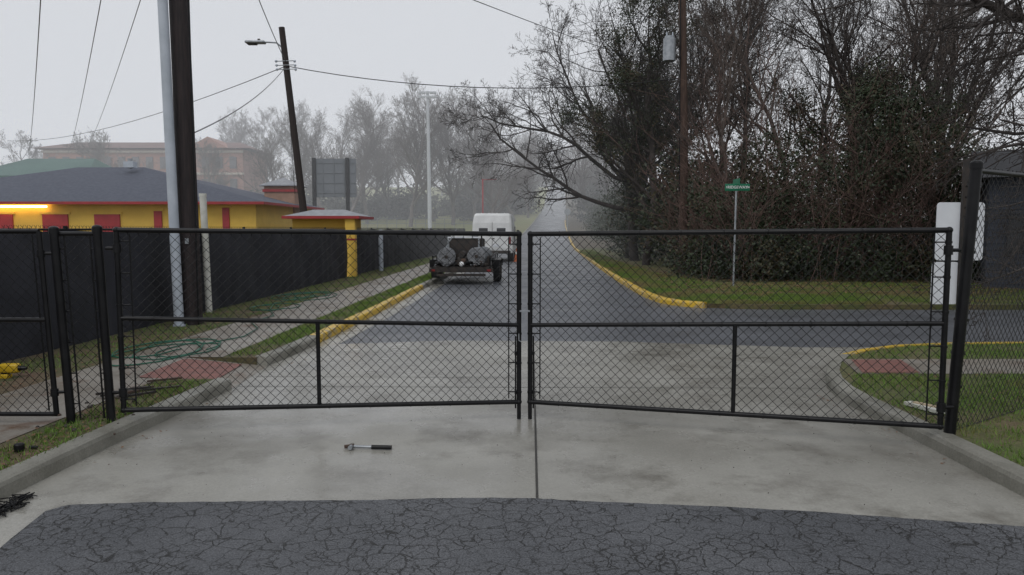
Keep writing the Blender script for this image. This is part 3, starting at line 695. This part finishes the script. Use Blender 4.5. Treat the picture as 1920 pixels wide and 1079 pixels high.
spots=[(8.6,30,1.0),(11.0,28,.98),(13.6,30,1.05),(17,29,1.05),(10.2,36,1.1),(15.5,38,1.15),(20.5,36,1.15),(8.6,45,1.0),(8.4,54,1.0),(9.6,66,1.0),(11,78,1.0),(24,42,1.25),(13,52,1.2),(7.7,26,.68),(23,29,1.1),(14.5,90,1.0),(12.4,26,.85),(15.6,27,.9),(18.3,32,1.1)]
for i,(x,y,s) in enumerate(spots): put(i,x,y,s)
def ivy_leaves(T,o,levmax,nc,per,sig,size,fn=None,lo=0):
    sel=np.where((T[4]<=levmax)&(T[4]>=lo))[0]; C=T[1][RNG.choice(sel,nc)]
    if fn is not None: C=C[fn(C)]
    C=np.repeat(C,per,axis=0)+RNG.normal(0,1,(len(C)*per,3))*sig*np.repeat(RNG.uniform(.5,1.4,len(C)),per)[:,None]
    V=leafquads(C,size); n=len(C)
    mi=(np.sin(C[:,0]*1.7)*np.sin(C[:,2]*1.3+C[:,1])+RNG.normal(0,.4,n)>.1).astype(int)
    np_mesh('leaves',V,np.arange(len(V)).reshape(-1,4),[LEAFD,LEAFB],mi=mi,parent=o)
T=gen_tree(42,14,.26,first=.12,ratio=.62,kids=(2.3,1.7,1.4,1.2),rmin=.007,lean=(-.12,0),ang=(.5,1.15))
o=tree_mesh('spreading_tree',T,BARKD); o.location=(6.2,37,0)
ivy_leaves(T,o,4,130,50,.27,.11,lambda C:(C[:,0]>-1.4)&(C[:,2]>2)&(C[:,2]<9),2)
for k,(st,di,Ln,r) in enumerate((((-.3,0,2.6),(-6,-1,2.6),10,.13),((-.4,0,4.0),(-6,.5,4.0),9.5,.12),((-.5,0,5.5),(-5,-1.5,5.5),8.5,.10))):
    T=gen_tree(620+k,Ln,r,first=.2,ratio=.45,kids=(2.1,1.7,1.4,1.1),rmin=.0065,wob=.15,up=.01,ang=(.45,1.0),start=st,dir0=di)
    tree_mesh('overhanging_limb_%d'%(k+1),T,BARKD,o)
T=gen_tree(77,12.5,.2,first=.15,rmin=.007,kids=(2.0,1.6,1.4,1.1))
o=tree_mesh('ivy_covered_tree',T,BARKD); o.location=(5.9,32.5,0); ivy_leaves(T,o,2,230,120,.26,.10)
T=gen_tree(79,12.5,.2,first=.12,rmin=.007,kids=(2.0,1.6,1.4,1.1),lean=(-.05,0))
o=tree_mesh('ivy_covered_tree',T,BARKD); o.location=(6.3,40,0); ivy_leaves(T,o,2,220,100,.30,.12,lambda C:C[:,2]<9)
T=gen_tree(81,11,.2,first=.12,rmin=.007,kids=(2.0,1.6,1.4,1.1))
o=tree_mesh('ivy_covered_tree',T,BARKD); o.location=(13.8,28,0); ivy_leaves(T,o,2,230,120,.32,.10,lambda C:C[:,2]<7)
# old oak: trunk out to the right, long limbs over the lawn
e=bpy.data.objects.new('old_oak_tree',None); link(e)
T=gen_tree(5,13,.38,first=.5,ratio=.5,kids=(1.6,1.5,1.3,1.0),rmin=.006,wob=.12,start=(15.0,17.4,0))
tree_mesh('trunk_and_crown',T,BARKD,e)
for k,(st,di,Ln,r) in enumerate((((14.9,17.4,4.6),(-6,-2.4,.9),12.0,.15),((14.9,17.4,5.2),(-6,-1.2,.9),12.0,.14),((14.9,17.4,6.2),(-6,-3.0,.3),11,.12),((14.9,17.4,5.0),(-5,-3.4,.4),9.5,.10))):
    T=gen_tree(500+k,Ln,r,first=.2,ratio=.42,kids=(2.2,1.7,1.4,1.1),rmin=.0050,wob=.15,up=-.02,ang=(.5,1.1),start=st,dir0=di)
    tree_mesh('limb_%d'%(k+1),T,BARKD,e)
def blobs(cent,rad,per,size):
    out=[]
    for c,r in zip(cent,rad):
        n=int(per*r*r); d=RNG.normal(size=(n,3)); d/=np.linalg.norm(d,axis=1,keepdims=True)
        ph=RNG.uniform(0,6,3); lump=1+.25*np.sin(d[:,0]*5+ph[0])*np.sin(d[:,1]*5+ph[1])+.18*np.sin(d[:,2]*9+ph[2])
        rr=r*lump*RNG.uniform(.35,1.2,n)**.6
        out.append(np.array(c)+d*rr[:,None]*np.array([1,1,.85]))
    C=np.concatenate(out); C=C[C[:,2]>.12]; return leafquads(C,size)
def leafmass(name,cent,rad,per,size,mats):
    V=blobs(cent,rad,per,size); n=len(V)//4
    c=V.reshape(-1,4,3)[:,0]; f=np.sin(c[:,0]*1.3+1)*np.sin(c[:,2]*1.7+c[:,1])+RNG.normal(0,.35,n)
    np_mesh(name,V,np.arange(len(V)).reshape(-1,4),mats,mi=(f>.65).astype(int) if len(mats)>1 else None)
cent=[];rad=[]
for i in range(80):
    x=random.uniform(6.2,15.0)
    cent.append((x,random.uniform(22.8,27),random.uniform(.4,2.8 if x<8.5 else 4.6))); rad.append(random.uniform(.6,1.3))
for i in range(34):
    x=random.uniform(5.8,14.2); cent.append((x,random.uniform(22.0,23.6)+max(0,(6.8-x))*1.5,random.uniform(.3,1.0))); rad.append(random.uniform(.5,1.1))
for i in range(22): cent.append((random.uniform(11.5,15.5),random.uniform(23.5,27),random.uniform(3.2,6.2))); rad.append(random.uniform(.7,1.3))
leafmass('evergreen_thicket',cent,rad,600,.11,[LEAFD,LEAFB])
cent=[];rad=[]
for i in range(110):
    y=26+64*random.random()**1.3; x=Rx(y)+2.2+random.uniform(0,3.5)+ (26<y<30)*.5
    cent.append((x,y,g(y)+random.uniform(.3,3.9))); rad.append(random.uniform(.8,1.6))
leafmass('roadside_thicket',cent,rad,290,.16,[LEAFD,LEAFB])
cent=[(random.uniform(8,24),random.uniform(30,44),random.uniform(.5,4.6)) for i in range(70)]; rad=[random.uniform(1.2,2.0) for _ in cent]
leafmass('woodland_understorey',cent,rad,120,.20,[LEAFD,LEAFB])
P0=[];P1=[];R0=[];R1=[]
for i in range(420):
    y=random.uniform(21.9,28); x=random.uniform(5.9,15.5) ; h=random.uniform(1.2,6.6)*(1.2 if 7<x<10.5 else .9)
    p=np.array([x,y,0.]); d=np.array([random.gauss(0,.16),random.gauss(0,.12),1.]); r=random.uniform(.006,.020); n=10
    for j in range(n):
        d=d+np.array([random.gauss(0,.12),random.gauss(0,.12),-.02]); d/=np.linalg.norm(d); q=p+d*h/n
        P0.append(p);P1.append(q);R0.append(r*(1-.07*j));R1.append(r*(1-.07*(j+1)))
        for _ in range(2):
            if j>2:
                dd=d+np.array([random.gauss(0,.6),random.gauss(0,.6),random.gauss(0,.3)]); q2=q+dd*random.uniform(.2,.7); q3=q2+(dd+np.array([random.gauss(0,.4),random.gauss(0,.4),.1]))*random.uniform(.1,.4)
                P0+=[q,q2];P1+=[q2,q3];R0+=[.006,.005];R1+=[.005,.004]
        p=q
V,F=tubes_np(P0,P1,R0,R1,3); np_mesh('sapling_thicket',V,F,[BARKR])

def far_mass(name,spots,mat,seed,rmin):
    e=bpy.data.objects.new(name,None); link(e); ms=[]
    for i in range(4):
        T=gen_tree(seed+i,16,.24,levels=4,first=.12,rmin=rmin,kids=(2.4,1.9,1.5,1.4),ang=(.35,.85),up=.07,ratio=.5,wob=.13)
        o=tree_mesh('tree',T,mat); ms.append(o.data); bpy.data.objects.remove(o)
    for i,(x,y,h) in enumerate(spots):
        o=bpy.data.objects.new('tree_%d'%(i+1),ms[i%4]); s=h/14.5; o.location=(x,y,g(y)); o.scale=(s*1.15,s*1.15,s); o.rotation_euler[2]=random.uniform(0,6.28); link(o,e)
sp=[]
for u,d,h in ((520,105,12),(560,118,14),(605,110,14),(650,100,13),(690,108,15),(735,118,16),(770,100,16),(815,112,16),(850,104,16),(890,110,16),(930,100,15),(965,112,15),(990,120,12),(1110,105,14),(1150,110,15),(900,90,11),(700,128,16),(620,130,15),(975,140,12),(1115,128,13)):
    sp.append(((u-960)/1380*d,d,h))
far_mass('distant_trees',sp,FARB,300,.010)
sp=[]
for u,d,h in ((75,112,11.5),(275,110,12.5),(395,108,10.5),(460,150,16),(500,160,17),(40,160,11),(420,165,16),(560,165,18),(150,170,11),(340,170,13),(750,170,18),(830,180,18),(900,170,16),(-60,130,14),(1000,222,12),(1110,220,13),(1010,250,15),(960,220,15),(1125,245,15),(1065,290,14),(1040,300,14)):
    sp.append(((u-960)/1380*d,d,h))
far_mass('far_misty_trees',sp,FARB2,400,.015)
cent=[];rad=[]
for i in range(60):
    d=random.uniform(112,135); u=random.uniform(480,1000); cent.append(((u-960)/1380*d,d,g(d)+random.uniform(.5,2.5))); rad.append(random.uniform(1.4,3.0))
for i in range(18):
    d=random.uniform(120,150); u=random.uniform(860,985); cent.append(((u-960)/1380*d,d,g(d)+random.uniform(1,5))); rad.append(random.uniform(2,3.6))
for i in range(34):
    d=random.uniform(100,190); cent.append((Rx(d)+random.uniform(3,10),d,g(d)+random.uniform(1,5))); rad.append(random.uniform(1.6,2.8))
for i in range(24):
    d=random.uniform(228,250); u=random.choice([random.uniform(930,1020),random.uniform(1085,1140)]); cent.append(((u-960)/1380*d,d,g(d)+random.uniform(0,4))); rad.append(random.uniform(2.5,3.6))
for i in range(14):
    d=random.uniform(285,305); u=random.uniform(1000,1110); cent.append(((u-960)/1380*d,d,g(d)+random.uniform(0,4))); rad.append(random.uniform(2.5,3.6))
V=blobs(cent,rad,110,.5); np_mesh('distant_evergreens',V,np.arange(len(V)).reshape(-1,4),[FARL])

# fog lying over the far ground
m=bpy.data.materials.new('thin_fog'); m.use_nodes=True; nt=m.node_tree; nt.nodes.remove(nt.nodes['Principled BSDF'])
vs=nt.nodes.new('ShaderNodeVolumePrincipled'); vs.inputs['Density'].default_value=.0030; vs.inputs['Color'].default_value=(.97,.98,1,1)
vs.inputs['Emission Strength'].default_value=.00095; vs.inputs['Emission Color'].default_value=(.93,.96,1,1)  # faint glow added to the fog, standing in for multiple scattering
nt.links.new(vs.outputs[0],nt.nodes['Material Output'].inputs['Volume'])
b=B(); b.box((0,228,14),(560,396,38),m); b.obj('fog')

# ------------------------------------------------------------------ small things
b=B()
hx,hy=-1.27,5.56
b.tube([(hx+.05,hy,.028),(hx+.20,hy-.012,.026)],.011,GALV,10); b.tube([(hx+.19,hy-.012,.026),(hx+.345,hy-.022,.026)],.017,BLK,12)
b.tube([(hx+.03,hy-.05,.03),(hx+.035,hy-.015,.03)],.017,GALV,12); b.box((hx+.035,hy,.03),(.03,.05,.03),RUST,bev=.005)
b.add([(hx+.025,hy+.02,.02),(hx+.045,hy+.02,.02),(hx+.045,hy+.02,.04),(hx+.025,hy+.02,.04),(hx+.0,hy+.09,.022),(hx+.02,hy+.09,.022)],[[0,1,5,4],[1,2,5],[2,3,4,5],[3,0,4]],RUST)
b.box((hx-.0,hy+.01,.025),(.05,.025,.025),RUST,rz=.3,bev=.004)
b.obj('hammer')
b=B()
def coil(cx,cy,rx,ry,n,sd):
    rr=random.Random(sd); pts=[]
    for i in range(n*16+1):
        a=i/16*2*math.pi; k=1+.35*math.sin(a*.37+sd)+rr.uniform(-.03,.03)
        pts.append((cx+rx*k*math.cos(a)+.2*math.sin(a*.21),cy+ry*k*math.sin(a)+.15*math.sin(a*.3),.135+.012*(i%7==0)))
    b.tube(pts,.009,HOSE,6)
coil(-4.45,9.4,.40,.7,4,1); coil(-4.9,17.2,.5,.9,4,3); coil(-4.95,14.6,.35,.5,2,5)
b.tube([(-4.2,9.9,.14),(-3.9,10.6,.14),(-4.0,11.5,.14),(-4.4,12.3,.14),(-4.3,13.2,.14),(-4.7,14.2,.14),(-5.0,15.4,.14),(-4.8,16.6,.14)],.009,HOSE,6)
b.obj('garden_hose')
b=B(); b.box((-5.35,7.75,.22),(.20,.09,.10),YTOOL,bev=.025); b.box((-5.40,7.75,.16),(.07,.07,.12),BLK,bev=.015,ry=.2); b.box((-5.42,7.75,.135),(.13,.09,.05),YTOOL,bev=.01); b.tube([(-5.25,7.75,.22),(-5.17,7.75,.22)],.03,BLK,10,r2=.015); b.obj('cordless_drill')
b=B(); b.tube([(-3.52,5.15,.12),(-3.52,5.15,.16)],.035,BLK,14); b.ball((-3.52,5.15,.16),.035,BLK,(1,1,.5)); b.tube([(-3.47,5.18,.135),(-3.42,5.2,.13)],.012,BLK,8); b.obj('post_cap')
b=B(); b.box((3.62,6.35,.14),(.09,.36,.03),PVC,rz=.35); b.box((3.66,6.33,.155),(.05,.3,.02),M('raw_lumber',(.45,.36,.24),(.38,.30,.2),8,.8),rz=.5); b.obj('scrap_lumber')
b=B()
for i in range(9):
    a=random.uniform(.2,1.0); x=-3.62+random.uniform(-.15,.25); y=7.1+random.uniform(-.35,.5); l=random.uniform(.1,.35)
    b.box((x,y,.135+.01*i*.3),(l,.03,.02),DKMET if i%3 else RUST,rz=a)
for i in range(40): b.ball((-3.55+random.gauss(0,.2),6.4+random.gauss(0,.5),.12),random.uniform(.008,.022),RUST if i%2 else DKMET)
b.obj('scrap_pile')
b=B()
for i in range(60):
    x=-3.06+random.gauss(0,.04); y=4.35+random.gauss(0,.10); b.tube([(x,y,.012),(x+random.gauss(0,.04),y+random.gauss(0,.04),.02+random.uniform(0,.03)),(x+random.gauss(0,.05),y+random.gauss(0,.05),.015)],.004,BLK,4)
b.obj('wire_offcuts')
P=np.stack([RNG.uniform(-3,3.1,260),RNG.uniform(3.6,8.5,260),np.full(260,.014)],1); V=leafquads(P,.012); V[:,2]=np.clip(V[:,2],.012,.02); np_mesh('grit',V,np.arange(len(V)).reshape(-1,4),[DKMET])

# ------------------------------------------------------------------ light, sky, camera
w=bpy.data.worlds.new('World'); sc.world=w; w.use_nodes=True; nt=w.node_tree; N=nt.nodes; L=nt.links
bg=N['Background']; sky=N.new('ShaderNodeTexSky'); sky.sky_type='NISHITA'; sky.sun_disc=False
EL,AZ=math.radians(48),math.radians(200)
sky.sun_elevation=EL; sky.sun_rotation=AZ; sky.dust_density=4; sky.air_density=1.5
hs=N.new('ShaderNodeHueSaturation'); hs.inputs['Saturation'].default_value=.12; L.new(sky.outputs[0],hs.inputs['Color'])
bg.inputs['Strength'].default_value=.06; L.new(hs.outputs[0],bg.inputs['Color'])
bg2=N.new('ShaderNodeBackground'); bg2.inputs['Color'].default_value=(.645,.665,.705,1); bg2.inputs['Strength'].default_value=1.13
mx=N.new('ShaderNodeMixShader'); mx.inputs[0].default_value=.85; L.new(bg.outputs[0],mx.inputs[1]); L.new(bg2.outputs[0],mx.inputs[2]); L.new(mx.outputs[0],N['World Output'].inputs['Surface'])
sl=bpy.data.lights.new('overcast_sun','SUN'); sl.energy=.7; sl.angle=math.radians(25); sl.color=(1,.98,.95)
so=bpy.data.objects.new('overcast_sun',sl); link(so)
dv=Vector((math.sin(AZ)*math.cos(EL),math.cos(AZ)*math.cos(EL),math.sin(EL))); so.rotation_euler=dv.to_track_quat('Z','Y').to_euler()
cam=bpy.data.cameras.new('camera'); cam.lens=25.875; cam.sensor_width=36; cam.clip_end=2000; cam.clip_start=.05
co=bpy.data.objects.new('camera',cam); co.location=(0,0,1.7); co.rotation_euler=(math.radians(90-4.56),0,0); link(co); sc.camera=co
